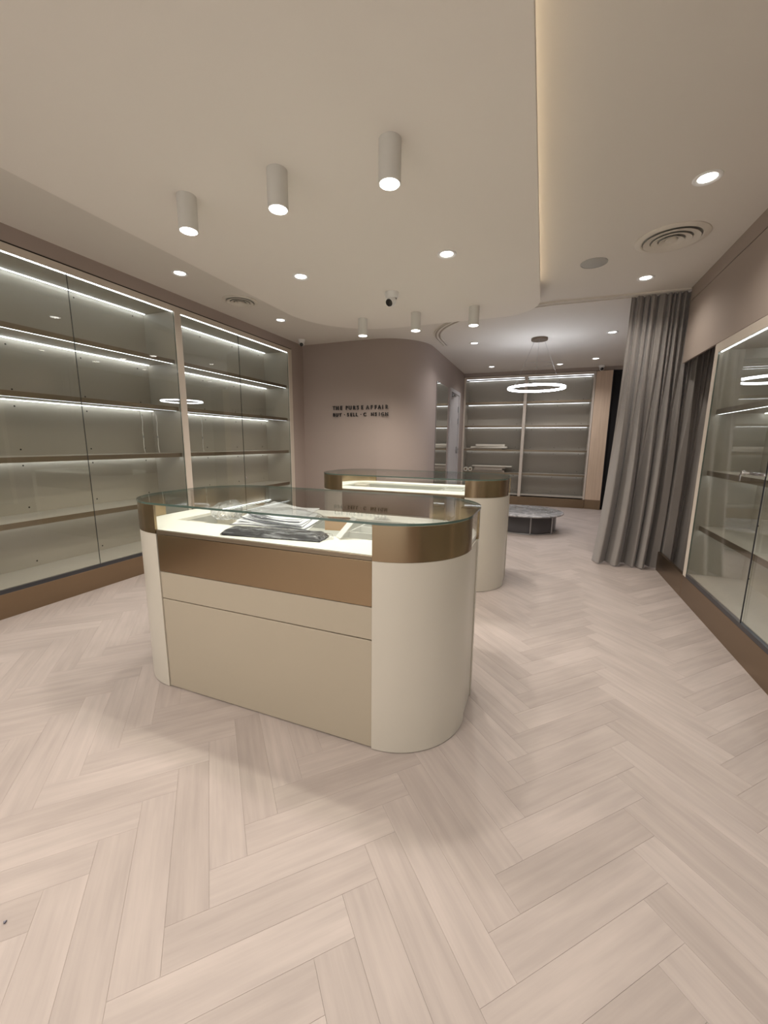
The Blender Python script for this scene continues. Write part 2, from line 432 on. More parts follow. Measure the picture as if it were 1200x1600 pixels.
# solid black slab paints the dark of a doorway right of the wooden panel
d2 = struct(finish('door_2', bx(1.19, 1.70, 9.34, 9.40, 0, 2.80), 'dark_void', smooth=0))
finish('door_frame', bx(1.185, 1.20, 9.28, 9.34, 0, 2.80), 'track_black', d2, smooth=0)

# ---- white door and tall mirror in the straight part of the sign wall
XM = -1.75
door = struct(finish('door_1', bx(XM, XM + .012, 7.92, 8.72, 0, 2.33, bev=.003), 'door_white', smooth=0))
for a, b in ((7.86, 7.92), (8.72, 8.80)):
    finish('door_frame', bx(XM, XM + .03, a, b, 0, 2.40, bev=.003), 'door_white', door, smooth=0)
finish('door_frame', bx(XM, XM + .03, 7.92, 8.72, 2.33, 2.40, bev=.003), 'door_white', door, smooth=0)
bm = bmesh.new(); box(bm, XM + .012, XM + .05, 8.58, 8.62, 1.13, 1.27, bev=.004); tube(bm, [(XM + .05, 8.60, 1.22), (XM + .07, 8.60, 1.22), (XM + .07, 8.48, 1.22)], .009)
finish('door_handle', bm, 'steel_grey', door)
for z in (1.98, 1.74):
    finish('hinge', bx(XM + .012, XM + .035, 8.655, 8.70, z, z + .12, bev=.003), 'steel_grey', door)
finish('door_closer', bx(XM + .012, XM + .06, 7.96, 8.2, 2.25, 2.30, bev=.004), 'steel_grey', door)
mr = empty('wall_mirror', 'tall frameless mirror on the pinkish wall beside the white door', 'mirror', (XM, 7.27, 0))
finish('mirror_glass', bx(.004, .012, -.43, .43, .02, 2.37), 'mirror_silver', mr, smooth=0)
finish('backing', bx(0, .004, -.437, .437, .015, 2.375), 'track_black', mr, smooth=0)

# ================================================================ WALL CABINETS
def cabinet(name, label, group, loc, rz, Lw, zs, ztop, zfr, depth, postl, postr, doors, plz=.19, led_top=True, track_h=.03, setback=.045, lock=None, pl_ext=0.0, front_led=True, led_m='led_cool'):
    """local frame: X along the front, Y into the wall, Z up; interior runs 0..Lw"""
    r = empty(name, label, 'cabinet', loc, rz, group)
    t = .018; zb = plz + track_h
    bm = bmesh.new()
    box(bm, -t, 0, .012, depth, zb - .02, ztop + .02); box(bm, Lw, Lw + t, .012, depth, zb - .02, ztop + .02)
    box(bm, 0, Lw, setback - .02, depth, zb - .02, zb + .004); box(bm, 0, Lw, .012, depth, ztop, ztop + .02)
    finish('carcass', bm, 'carcass', r, smooth=0)
    finish('back_panel', bx(0, Lw, depth - .012, depth, zb, ztop), 'carcass', r, smooth=0)
    # frame
    for a, b in ((-postl, -0.0), (Lw, Lw + postr)):
        if b - a > .004: finish('frame_post', bx(a, b, 0, .011, plz, zfr, bev=.0015), 'white_frame', r, smooth=0)
    finish('frame_rail', bx(0, Lw, 0, .011, ztop - .012, zfr, bev=.0015), 'white_frame', r, smooth=0)
    finish('plinth', bx(-postl, Lw + postr + pl_ext, .0, .03, 0, plz, bev=.002), 'bronze_plinth', r, smooth=0)
    # leds at the top, front and back
    if led_top:
        finish('led_strip', bx(.01, Lw - .01, .017, .022, ztop - .017, ztop - .010), led_m, r, smooth=0)
        finish('led_strip', bx(.01, Lw - .01, depth - .045, depth - .035, ztop - .004, ztop), led_m, r, smooth=0)
    for zt, zu in zs:
        sh = finish('shelf', bx(.002, Lw - .002, setback + .004, depth - .012, zu + .006, zt), 'carcass', r, smooth=0)
        finish('shelf_edge', bx(.002, Lw - .002, setback, setback + .004, zu, zt + .001), 'bronze_dark', sh, smooth=0)
        if front_led: finish('led_strip', bx(.012, Lw - .012, setback + .005, setback + .026, zu + .0005, zu + .0055), 'led_front', sh, smooth=0)
        finish('led_strip', bx(.012, Lw - .012, depth - .045, depth - .035, zu + .001, zu + .005), led_m, sh, smooth=0)
    # small dark shelf-fixing caps on the back panel
    bm = bmesh.new()
    for i in range(max(2, round(Lw / .5))):
        u = .13 + i * (Lw - .26) / (max(2, round(Lw / .5)) - 1)
        for zt, zu in zs + [(zb, ztop)]:
            for z in (zu - .045, zt + .05):
                if zb < z < ztop:
                    v0 = len(bm.verts)
                    bmesh.ops.create_circle(bm, cap_ends=True, radius=.007, segments=10, matrix=Matrix.Translation((u, depth - .0135, z)) @ Matrix.Rotation(PI / 2, 4, 'X'))
    o = finish('fixing_cap', bm, 'lens_black', r, smooth=0, recalc=False); o['kind'] = 'stuff'
    if doors:
        finish('door_track', bx(0, Lw, .001, setback - .02, plz, plz + track_h), 'track_black', r, smooth=0)
        for i, (a, b) in enumerate(doors):
            y = .003 + (i % 2) * .009
            g = finish('glass_door', bx(a, b, y, y + .006, plz + track_h - .006, ztop - .002), 'door_glass', r, smooth=0)
            for e in ((a, b) if i == 0 else (b,)):
                finish('door_edge', bx(e - .0012, e + .0012, y - .0005, y + .0065, plz + track_h, ztop - .004), 'glass_edge' if e in (0, Lw) else 'track_black', g, smooth=0)
            if lock is not None and i == lock[0]:
                bm = bmesh.new(); lathe(bm, [(0, 0), (.016, 0), (.016, .012), (.011, .016), (0, .016)], seg=16)
                bmesh.ops.rotate(bm, verts=bm.verts, cent=(0, 0, 0), matrix=Matrix.Rotation(PI / 2, 3, 'X'))
                bmesh.ops.translate(bm, verts=bm.verts, vec=(lock[1], y, lock[2]))
                finish('lock', bm, 'chrome', g)
    return r
ZL = [(.708, .664), (1.210, 1.168), (1.708, 1.666), (2.200, 2.160)]
RL = PI / 2     # local X -> +Y, local Y -> -X
cabinet('display_cabinet', 'long lit glass display cabinet bay nearest the camera on the left wall', None, (XL, 1.36, 0), RL, 2.00, ZL, 2.695, 2.741, .465, .062, .018, [(0, .97), (.97, 2.0)])
cabinet('display_cabinet', 'lit glass display cabinet bay on the left, next to the pink sign wall', None, (XL, 3.44, 0), RL, 1.96, ZL, 2.695, 2.741, .465, .062, .09, [(0, .88), (.88, 1.96)], lock=(1, .90, .86))
cabinet('display_cabinet', 'left wall glass display cabinet bay behind the camera position', None, (XL, -.68, 0), RL, 1.96, ZL, 2.695, 2.741, .465, .062, .018, [(0, .97), (.97, 1.96)])
# back room cabinets, two open bays
ZBK = [(.703, .663), (1.215, 1.178), (1.735, 1.697), (2.245, 2.205)]
cabinet('shelf_cabinet', 'left bay of the lit open shelving at the far end, holding stacked boards', None, (-1.70, YB, 0), 0, 1.24, ZBK, 2.75, 2.792, .40, .045, .03, None, track_h=.045, setback=.03, front_led=False, led_m='led_soft')
cabinet('shelf_cabinet', 'right bay of the lit empty shelving at the far end, beside the wooden panel', None, (-.40, YB, 0), 0, 1.255, ZBK, 2.75, 2.792, .40, .03, .035, None, track_h=.045, setback=.03, front_led=False, led_m='led_soft')
# right wall
ZR = [(.672, .632), (1.140, 1.100), (1.635, 1.595)]
RR = -PI / 2    # local X -> -Y, local Y -> +X
cabinet('display_cabinet', 'glass display cabinet on the right wall beside the grey curtain', None, (XR, 4.09, 0), RR, 2.05, ZR, 2.095, 2.155, .40, .07, .04, [(0, 1.04), (1.04, 2.05)], plz=.205, lock=None)
cabinet('display_cabinet', 'glass display cabinet bay on the right wall behind the camera position', None, (XR, 2.00 - .04, 0), RR, 2.05, ZR, 2.095, 2.155, .40, .04, .07, [(0, 1.04), (1.04, 2.05)], plz=.205)
# plinth continues past the cabinet in front of the curtain
o = tag(finish('bronze_plinth', bx(XR, XR + .03, 4.163, 5.0, 0, .205, bev=.002), 'bronze_plinth', smooth=0), 'short bronze plinth continuing below the bulkhead in front of the grey curtain', 'plinth')
# lock rod on the right glass doors
lk = empty('cabinet_lock', 'small chrome ratchet lock with a key on the right glass cabinet doors', 'lock', (XR - .004, 3.08, 1.175))
finish('lock_bar', bx(-.008, .003, -.05, .20, -.008, .010, bev=.003), 'chrome', lk)
bm = bmesh.new(); lathe(bm, [(0, -.022), (.014, -.022), (.016, -.018), (.016, 0), (0, 0)], seg=18)
bmesh.ops.rotate(bm, verts=bm.verts, cent=(0, 0, 0), matrix=Matrix.Rotation(PI / 2, 3, 'Y')); bmesh.ops.translate(bm, verts=bm.verts, vec=(.0, .21, 0))
finish('lock_barrel', bm, 'chrome', lk)
finish('key', bx(-.026, -.023, .198, .222, -.055, -.012, bev=.001), 'chrome', lk)

# wires hanging between the shelves of the left cabinets
def cord(y, z0, z1, label, x=-3.90):
    bm = bmesh.new(); pts = [(x, y - .012, z1 + .006), (x + .004, y - .02, z1 - .02), (x, y, z1 - .06)]
    for i in range(9): pts.append((x + .003 * math.sin(i), y + .004 * math.sin(i * 1.7), z1 - .08 - (z1 - .08 - z0) * i / 8))
    tube(bm, pts, .0035, 6)
    o = finish('hanging_wire', bm, 'white_plastic'); tag(o, label, 'wire', 'white wires hanging in the left cabinets')
    lathe_b = bmesh.new(); lathe(lathe_b, [(0, -.012), (.006, -.012), (.006, .012), (0, .012)], x, y, 8)
    for v in lathe_b.verts: v.co.z += z0 + (z1 - z0) * .38
    finish('wire_joint', lathe_b, 'steel_grey', o)
cord(3.02, 1.215, 1.66, 'white wire hanging inside the near left cabinet, left of the pair')
cord(3.19, 1.215, 1.66, 'white wire hanging inside the near left cabinet, right of the pair beside the post')
cord(3.81, 1.215, 1.66, 'single white wire hanging inside the left cabinet next to the sign wall')

# pale wooden panel at the right end of the back cabinets
wp = empty('wooden_panel', 'tall pale wooden panel closing the right end of the far shelving', 'panel', (.895, YB, 0))
finish('panel_board', prism(bmesh.new(), [(0, 0), (.285, -.045), (.29, -.02), (0, .05)], .20, 2.79), 'oak_pale', wp, smooth=0)
bm = bmesh.new(); ribbon(bm, arc(.0, -.55, .555, 90, 52, 10), 0, .20, .012)
finish('plinth', ribbon(bmesh.new(), [(0.0, 0.004), (.12, -.004), (.20, -.02), (.29, -.055)], 0, .20, .02), 'bronze_plinth', wp)
bm.free()

# ================================================================ DISPLAY COUNTERS
RC = .345; CX0, CX1 = -.955, .955; CY0, CY1 = 0.0, .90     # local plan, front at y = 0
FX0, FX1 = CX0 + RC, CX1 - RC
def rrect(d, n=14):
    r = RC - d; x0, x1, y0, y1 = CX0 + d, CX1 - d, CY0 + d, CY1 - d
    return (arc(x1 - r, y0 + r, r, -90, 0, n) + arc(x1 - r, y1 - r, r, 0, 90, n) + arc(x0 + r, y1 - r, r, 90, 180, n) + arc(x0 + r, y0 + r, r, 180, 270, n))
def counter(label, loc):
    r = empty('display_counter', label, 'counter', loc, 0, 'bronze and cream display counters')
    corners = [(FX1, CY0 + RC, -90), (FX1, CY1 - RC, 0), (FX0, CY1 - RC, 90), (FX0, CY0 + RC, 180)]
    for cx, cy, a in corners:
        finish('corner_post', prism(bmesh.new(), [(cx, cy)] + arc(cx, cy, RC, a, a + 90, 20), .004, .871), 'cream_paint', r)
        bm = bmesh.new(); A = arc(cx, cy, RC + .001, a, a + 90, 20); B = arc(cx, cy, RC - .013, a, a + 90, 20)
        _rib(bm, A, B, .872, 1.022)
        finish('corner_cap', bm, 'bronze', r)
    g = .006
    for nm, y0, y1, mt in (('front', g, g + .02, 'beige_panel'), ('back', CY1 - g - .02, CY1 - g, 'beige_panel')):
        finish(nm + '_panel', bx(FX0 + .002, FX1 - .002, y0, y1, .006, .516, bev=.002), mt, r, smooth=0)
        finish(nm + '_panel', bx(FX0 + .002, FX1 - .002, y0, y1, .521, .667, bev=.002), mt, r, smooth=0)
        finish('bronze_band', bx(FX0 + .002, FX1 - .002, y0 - .003, y1, .670, .869, bev=.002), 'bronze', r, smooth=0)
        finish('deck_edge', bx(FX0 + .002, FX1 - .002, y0 - .004, y1, .871, .8905, bev=.001), 'bronze_dark', r, smooth=0)
    for x in (CX0 + g, CX1 - g - .02):
        finish('side_panel', bx(x, x + .02, RC + .002, CY1 - RC - .002, .006, .871, bev=.002), 'cream_paint', r, smooth=0)
    finish('core', bx(FX0 + .002, FX1 - .002, .03, CY1 - .03, .01, .80), 'shadow_gap', r, smooth=0)
    well = [(-.88 + .14, .245), (.74, .245), (.74, .70), (-.74, .70)]
    finish('deck', plate(bmesh.new(), rrect(.014), [well], .874, .892), 'deck_white', r)
    bm = bmesh.new(); x0, x1, y0, y1 = -.74, .74, .245, .70
    box(bm, x0, x1, y0, y1, .805, .812)
    for a in ((x0 - .006, x0, y0, y1), (x1, x1 + .006, y0, y1), (x0, x1, y0 - .006, y0), (x0, x1, y1, y1 + .006)): box(bm, *a, .805, .873)
    finish('tray', bm, 'well_grey', r, smooth=0)
    for a in ((.30, .306, y0, y1), (.30, x1, .40, .406), (.30, x1, .55, .556), (.5, .506, .40, y1)):
        finish('tray_divider', bx(*a, .812, .884), 'white_plastic', r, smooth=0)
    # glazing
    finish('front_glass', bx(FX0 + .002, FX1 - .002, .004, .010, .893, 1.022), 'clear_glass', r, smooth=0)
    for x in (CX0 + .004, CX1 - .010):
        finish('side_glass', bx(x, x + .006, RC + .002, CY1 - RC - .002, .893, 1.022), 'clear_glass', r, smooth=0)
    top = prism(bmesh.new(), rrect(-.004, 20), 1.024, 1.034)
    gt = finish('glass_top', top, 'clear_glass', r)
    for p in gt.data.polygons:
        if abs(p.normal.z) < .5: p.material_index = 1
    gt.data.materials.append(MATS['glass_edge'])
    return r
c1 = counter('cream and bronze display counter in front, with plastic-wrapped goods under its glass top', (-1.226, 1.44, 0))
c2 = dup(c1, (-1.226, 3.52, 0), 0, 'cream and bronze display counter behind the front one, its glass case empty')

# ---- goods in the front counter (world coordinates, deck at z = .892)
DZ = .8925
def crumple(bm, amp, sc, seed, keep_low=None):
    for v in bm.verts:
        n = noise.noise_vector(Vector(v.co) * sc + Vector((seed, seed * 2, 0)))
        n2 = noise.noise_vector(Vector(v.co) * sc * 2.7 + Vector((seed, 3, seed)))
        v.co += n * amp + n2 * amp * .45
        if keep_low is not None and v.co.z < keep_low: v.co.z = keep_low + random.random() * .001
# dark flat bundle
bm = bmesh.new(); bmesh.ops.create_grid(bm, x_segments=40, y_segments=10, size=.5)
for v in bm.verts:
    e = min(1, (1 - abs(v.co.x) * 2) * 9) * min(1, (1 - abs(v.co.y) * 2) * 3)
    v.co.z = .004 + .026 * max(0, e) ** .5; v.co.x *= .53; v.co.y *= .12
bot = bmesh.ops.duplicate(bm, geom=bm.faces[:] + bm.edges[:] + bm.verts[:])
for v in [g for g in bot['geom'] if isinstance(g, bmesh.types.BMVert)]: v.co.z = 0
bmesh.ops.remove_doubles(bm, verts=bm.verts, dist=.0001)
crumple(bm, .0022, 45, 3, 0)
b1 = finish('wrapped_bundle', bm, 'dark_wrap', smooth=180); b1.location = (-1.195, 1.575, DZ); b1.rotation_euler = (0, 0, .13)
tag(b1, 'long flat dark bundle in bubble wrap lying at the front of the counter deck', 'package')
# folded white sheets with dark edges in a plastic sleeve
sp = empty('folded_sheets', 'pile of curled glossy white sheets with dark edges inside the front counter', 'paper', (-1.34, 1.76, DZ), .10)
for i in range(6):
    nx, ny = 26, 6; L0 = .46 - .03 * i; wd = .15 + .01 * i
    def P(k, j):
        s_ = k / nx; v = j / ny
        x = -.22 + L0 * s_ + .014 * i + .03 * v * (i % 2)
        y = -.075 + .020 * i + wd * v + .022 * math.sin(s_ * 3.2 + i * .7) - .02 * s_ * i * .4
        z = .004 + .008 * i + .030 * v ** 1.3 + .030 * (1 - s_) ** 3 * (i / 5) + .006 * math.sin(s_ * 8 + i) * (1 - s_) + .005
        return Vector((x, y, min(z, .105)))
    bm = bmesh.new(); g = [[bm.verts.new(P(k, j)) for j in range(ny + 1)] for k in range(nx + 1)]
    for k in range(nx):
        for j in range(ny): bm.faces.new((g[k][j], g[k + 1][j], g[k + 1][j + 1], g[k][j + 1]))
    r_ = bmesh.ops.extrude_face_region(bm, geom=bm.faces[:])
    for v in [q for q in r_['geom'] if isinstance(q, bmesh.types.BMVert)]: v.co.z -= .002
    sh = finish('sheet', bm, 'paper_white', sp, smooth=60)
    if i % 2 == 0:
        bm = bmesh.new()
        edge = [P(k, 0) + Vector((0, -.001, .001)) for k in range(nx + 1)]
        tube(bm, edge, .0026, 6); finish('dark_edge', bm, 'ribbon_grey', sh)
# clear plastic bag bunched on the left
def film(name, label, loc, size, amp, sc, seed, parent=None, sub=4, squash=.5):
    bm = bmesh.new(); bmesh.ops.create_icosphere(bm, subdivisions=sub, radius=1)
    for v in bm.verts:
        v.co = Vector((v.co.x * size[0], v.co.y * size[1], max(v.co.z * size[2], -size[2] * squash)))
    crumple(bm, amp, sc, seed, -size[2] * squash)
    o = finish(name, bm, 'thin_film', smooth=25); o.location = (loc[0], loc[1], loc[2] + size[2] * squash)
    if label: tag(o, label, 'plastic')
    return o
fb = film('plastic_bag', 'crumpled clear plastic bag standing at the left of the white sheets', (-1.69, 1.80, DZ), (.095, .085, .066), .024, 13, 5, squash=.7)
fb.data.materials[0] = MATS['cloudy_film']
fl = film('plastic_sleeve', None, (.02, .03, 0), (.27, .13, .050), .012, 12, 9, squash=.9); fl.parent = sp
fl = film('loose_wrap', None, (.25, .01, 0), (.055, .05, .018), .010, 26, 14, sub=3); fl.parent = b1
# brown box
cb = empty('brown_carton', 'small brown cardboard carton beside the white sheets in the front counter', 'box', (-.985, 1.84, DZ), .2)
finish('carton_body', bx(-.06, .06, -.04, .04, 0, .048, bev=.002), 'card_brown', cb, smooth=0)
bm = bx(-.061, .061, -.041, .0, .049, .052, bev=.0008); finish('flap', bm, 'card_brown', cb, smooth=0)
bm = bx(-.061, .061, .002, .043, .049, .052, bev=.0008)
bmesh.ops.rotate(bm, verts=bm.verts, cent=(0, .04, .05), matrix=Matrix.Rotation(-.35, 3, 'X')); finish('flap', bm, 'card_brown', cb, smooth=0)
# leaning white card stand
bm = bx(-.03, .03, -.002, .002, 0, .125, bev=.0008)
bmesh.ops.rotate(bm, verts=bm.verts, cent=(0, 0, 0), matrix=Matrix.Rotation(-.75, 3, 'X') )
cs = finish('card_stand', bm, 'white_plastic', smooth=0); cs.location = (-.885, 1.655, DZ + .004); cs.rotation_euler = (0, 0, -.75)
tag(cs, 'small white plastic card tilted over the tray dividers inside the front counter', 'card')
bm = bmesh.new(); box(bm, -.05, .05, -.03, .03, 0, .035, bev=.003); box(bm, -.04, .04, -.02, .02, .036, .044, bev=.002)
tb = finish('clear_box', bm, 'thin_film', smooth=0); tb.location = (-.78, 2.0, .86); tag(tb, 'small clear plastic box resting among the tray dividers of the front counter', 'box')
tb.location = (-.82, 2.05, .8845)

# ================================================================ CEILING FITTINGS
def downlight(name_label, x, y, z, watts=SPOT_W, r=.070):
    o = empty('downlight', name_label, 'light', (x, y, z), 0, 'recessed ceiling downlights')
    return o
def make_downlight():
    r = .072
    o = empty('downlight', 'x', 'light', (0, 0, 0), 0, 'recessed ceiling downlights')
    finish('trim_ring', lathe(bmesh.new(), [(r, 0), (r, -.005), (r - .004, -.008), (r - .010, -.008), (r - .024, -.0015), (r - .024, 0)], seg=40), 'ring_white', o)
    finish('lens', lathe(bmesh.new(), [(0, -.002), (r - .026, -.002), (r - .024, -.001)], seg=36), 'lamp_glow', o)
    return o
dl0 = make_downlight(); first = [True]
def put_downlight(x, y, z, label, w):
    if first[0]: o = dl0; o.location = (x, y, z); o['label'] = label; first[0] = False
    else: o = dup(dl0, (x, y, z), 0, label)
    lamp('bulb', o, (0, 0, -.02), w, COOL if y > 5 else WARM, size=142, rad=.05, blend=1.0)
DLS = [(-3.23, 3.02, ZC, 'downlight in the left ceiling strip, nearest the front left cabinet'),
       (-3.22, 4.54, ZC, 'downlight in the left ceiling strip, between the round vent and the corner camera'),
       (.771, 3.09, ZC, 'largest downlight at the upper right, before the round vent'),
       (.771, 4.60, ZC, 'downlight just in front of the top of the grey curtain'),
       (.775, 6.557, ZC, 'back room downlight immediately left of the grey curtain'),
       (.769, 8.39, ZC, 'back room downlight near the small dark camera at the far right'),
       (-1.10, 6.55, ZC, 'back room downlight inside the curved curtain track, behind the rear right cylinder lamp'),
       (-1.08, 8.61, ZC, 'back room downlight at the far left above the shelving'),
       (.19, 8.76, ZC, 'back room downlight in the middle, right of the ring pendant wires'),
       (-2.045, 3.197, ZP, 'downlight in the lowered ceiling panel, left of the two'),
       (-.778, 3.224, ZP, 'downlight in the lowered ceiling panel, right of the two')]
HID = [(x, y, z, 'downlight behind the camera, %s, %s' % (r, d)) for x, z, r, ys in
       ((-3.22, ZC, 'in the left ceiling strip', (1.50, -.02, -1.55)), (.771, ZC, 'in the right ceiling strip', (1.55, .03, -1.5)),
        (-2.045, ZP, 'left one in the lowered panel', (.75, -1.7)), (-.778, ZP, 'right one in the lowered panel', (.75, -1.7)))
       for y, d in zip(ys, ('first row', 'second row', 'third row'))]
for x, y, z, l in DLS: put_downlight(x, y, z, l, SPOT_W * (1.45 if y > 5 else 1))
for x, y, z, l in HID: put_downlight(x, y, z, l, SPOT_W * (.8 if x < -3 else .5 if z == ZC else .4))

def make_tube():
    o = empty('cylinder_lamp', 'x', 'light', (0, 0, 0), 0, 'surface mounted cylinder lamps')
    r, h = .054, .185
    finish('housing', lathe(bmesh.new(), [(0, 0), (r, 0), (r, -h + .002), (r - .002, -h), (r - .006, -h), (r - .008, -h + .004), (0, -h + .012)], seg=40), 'lamp_white', o)
    finish('lens', lathe(bmesh.new(), [(0, -h - .001), (r - .008, -h - .001), (r - .007, -h + .006), (0, -h + .006)], seg=36), 'lamp_glow', o)
    return o
tb0 = make_tube(); firstt = [True]
TUBES = [(-2.035, 1.99, 'white cylinder lamp on the ceiling panel, left of the front three'),
         (-1.403, 1.99, 'white cylinder lamp on the ceiling panel, middle of the front three'),
         (-.772, 2.00, 'white cylinder lamp on the ceiling panel, largest and rightmost of the front three'),
         (-2.040, 4.47, 'small white cylinder lamp at the far edge of the panel, leftmost of the rear three'),
         (-1.400, 4.47, 'small white cylinder lamp at the far edge of the panel, middle of the rear three'),
         (-.770, 4.48, 'small white cylinder lamp at the far edge of the panel, rightmost of the rear three')]
for x, y, l in TUBES + [(-2.035, -.5, 'white cylinder lamp behind the camera, nearest the left wall'), (-1.403, -.5, 'white cylinder lamp behind the camera, middle of its row'), (-.772, -.5, 'white cylinder lamp behind the camera, nearest the panel edge')]:
    if firstt[0]: o = tb0; o.location = (x, y, ZP); o['label'] = l; firstt[0] = False
    else: o = dup(tb0, (x, y, ZP), 0, l)
    lamp('bulb', o, (0, 0, -.20), TUBE_W * (.6 if y < 0 else 1), WARM, rad=.04)

def vent(x, y, R, label):
    o = empty('ceiling_vent', label, 'vent', (x, y, ZC), 0, 'round ceiling air vents')
    finish('vent_rim', lathe(bmesh.new(), [(R * .80, 0), (R, 0), (R, -.006), (R * .93, -.014), (R * .84, -.016), (R * .80, -.010), (R * .80, 0)], seg=48), 'vent_white', o)
    finish('vent_throat', lathe(bmesh.new(), [(0, -.001), (R * .81, -.001), (R * .81, -.003), (0, -.003)], seg=48), 'speaker_mesh', o)
    for a, b, d in ((.76, .56, .020), (.54, .36, .023), (.34, .18, .025)):
        finish('vent_cone', lathe(bmesh.new(), [(R * b, -.006), (R * (b + .04), -.012), (R * a, -d), (R * a, -d - .004), (R * (b + .02), -.016), (R * b, -.010), (R * b, -.006)], seg=44), 'vent_white', o)
    finish('vent_cap', lathe(bmesh.new(), [(0, -.008), (R * .16, -.012), (R * .15, -.026), (0, -.03)], seg=28), 'vent_white', o)
    return o
vent(.779, 3.825, .235, 'large round ceiling vent at the upper right before the curtain')
vent(-3.218, 3.80, .185, 'smaller round ceiling vent at the left above the glass cabinets')

sp_ = empty('ceiling_speaker', 'flat round grey ceiling speaker grille beside the right vent', 'speaker', (.291, 4.095, ZC))
finish('grille', lathe(bmesh.new(), [(0, -.005), (.094, -.005), (.098, -.003)], seg=40), 'speaker_mesh', sp_)
finish('rim', lathe(bmesh.new(), [(.098, 0), (.106, 0), (.106, -.004), (.098, -.006), (.098, 0)], seg=40), 'speaker_mesh', sp_)

def cctv(x, y, z, label, s, look, tilt=.6):
    o = empty('security_camera', label, 'camera', (x, y, z), look, 'turret security cameras')
    finish('base', lathe(bmesh.new(), [(0, 0), (.046 * s, 0), (.046 * s, -.014 * s), (.040 * s, -.030 * s), (.033 * s, -.036 * s)], seg=28), 'white_plastic', o)
    bm = bmesh.new(); bmesh.ops.create_uvsphere(bm, u_segments=24, v_segments=14, radius=.034 * s, matrix=Matrix.Translation((0, -.006 * s, -.052 * s)))
    b = finish('camera_ball', bm, 'white_plastic', o, smooth=80)
    bm = lathe(bmesh.new(), [(0, .030 * s), (.012 * s, .030 * s), (.022 * s, .026 * s), (.024 * s, .020 * s), (0, .018 * s)], seg=24)
    bmesh.ops.rotate(bm, verts=bm.verts, cent=(0, 0, 0), matrix=Matrix.Rotation(PI / 2 + tilt, 3, 'X'))
    d = Matrix.Rotation(PI / 2 + tilt, 3, 'X') @ Vector((0, 0, .007 * s))
    bmesh.ops.translate(bm, verts=bm.verts, vec=Vector((0, -.006 * s, -.052 * s)) + d)
    finish('camera_lens', bm, 'lens_black', b)
    return o
cctv(-1.44, 3.82, ZP, 'white dome security camera in the middle of the lowered ceiling panel', 1.45, -.30)
cctv(-3.52, 5.48, ZC, 'white security camera in the corner above the left cabinet end', 1.15, .50)
cctv(.96, 9.16, ZC, 'tiny security camera near the wooden panel at the far end', 1.2, 0, .3)

# ---- ring pendant
RX, RY, RZ, RR_ = -.16, 6.62, 2.172, .395
rg = empty('ring_pendant', 'glowing white ring pendant hanging on thin wires in the back room', 'light', (RX, RY, ZC))
finish('canopy', lathe(bmesh.new(), [(0, 0), (.115, 0), (.115, -.028), (.11, -.034), (0, -.034)], 0, -.05, seg=36), 'canopy_brown', rg)
bm = bmesh.new(); lathe(bm, [(RR_, RZ - ZC + .014), (RR_ + .014, RZ - ZC + .014), (RR_ + .018, RZ - ZC), (RR_ + .014, RZ - ZC - .014), (RR_ - .012, RZ - ZC - .014), (RR_ - .016, RZ - ZC), (RR_ - .012, RZ - ZC + .014), (RR_, RZ - ZC + .014)], seg=72)
bmesh.ops.remove_doubles(bm, verts=bm.verts, dist=1e-5)
finish('light_ring', bm, 'ring_glow', rg)
for k in range(3):
    a = .5 + k * 2 * PI / 3
    bm = tube(bmesh.new(), [(.08 * math.cos(a), -.05 + .08 * math.sin(a), -.03), ((RR_ + .003) * math.cos(a), (RR_ + .003) * math.sin(a), RZ - ZC + .026)], .0015, 5)
    finish('wire', bm, 'steel_grey', rg)
finish('wire_hoop', tube(bmesh.new(), [(.20 * math.cos(t * PI / 16), .20 * math.sin(t * PI / 16), -.36) for t in range(33)], .0015, 4), 'steel_grey', rg)

# ================================================================ SIGN
sg = empty('wall_sign', 'raised black lettering in two lines on the pinkish wall', 'sign', (0, 5.80, 0))
def letter(ch, px, h, zb, wscale=1.0):
    cu = bpy.data.curves.new('letter', 'FONT'); cu.body = ch; cu.size = 1.0; cu.extrude = .04; cu.offset = .012; cu.align_x = 'CENTER'; cu.resolution_u = 4
    t = bpy.data.objects.new('tmp', cu); C.objects.link(t)
    bpy.context.view_layer.update()
    me = bpy.data.meshes.new_from_object(t.evaluated_get(bpy.context.evaluated_depsgraph_get())); bpy.data.objects.remove(t)
    zs = [v.co.y for v in me.vertices]; ytop = .70
    s = h / ytop
    X = -3.18 + (px - 519) / 89 * .974
    for v in me.vertices:
        x, y, z = v.co; v.co = Vector((x * s * wscale, -.010 - z * .25, y * s))
    me.materials.clear(); me.materials.append(MATS['sign_black'])
    o = bpy.data.objects.new('letter', me); C.objects.link(o); o.parent = sg; o.location = (X, 0, zb); return o
L1 = [('T', 522), ('H', 527.5), ('E', 533.7), ('P', 542.7), ('U', 548.2), ('R', 554.7), ('S', 560.2), ('E', 567), ('A', 575.5), ('F', 581.7), ('F', 587.7), ('A', 593.5), ('I', 598.5), ('R', 604.5)]
L2 = [('B', 522), ('U', 527), ('Y', 532.2), ('\u00b7', 539), ('S', 544.7), ('E', 549.8), ('L', 554.2), ('L', 558.7), ('\u00b7', 565), ('C', 571.2), ('N', 583), ('S', 588.2), ('I', 593.5), ('G', 598.5), ('N', 604.5)]
for ch, px in L1: letter(ch, px, .060, 1.849, .86)
for ch, px in L2: letter(ch, px, .053, 1.747, .90)

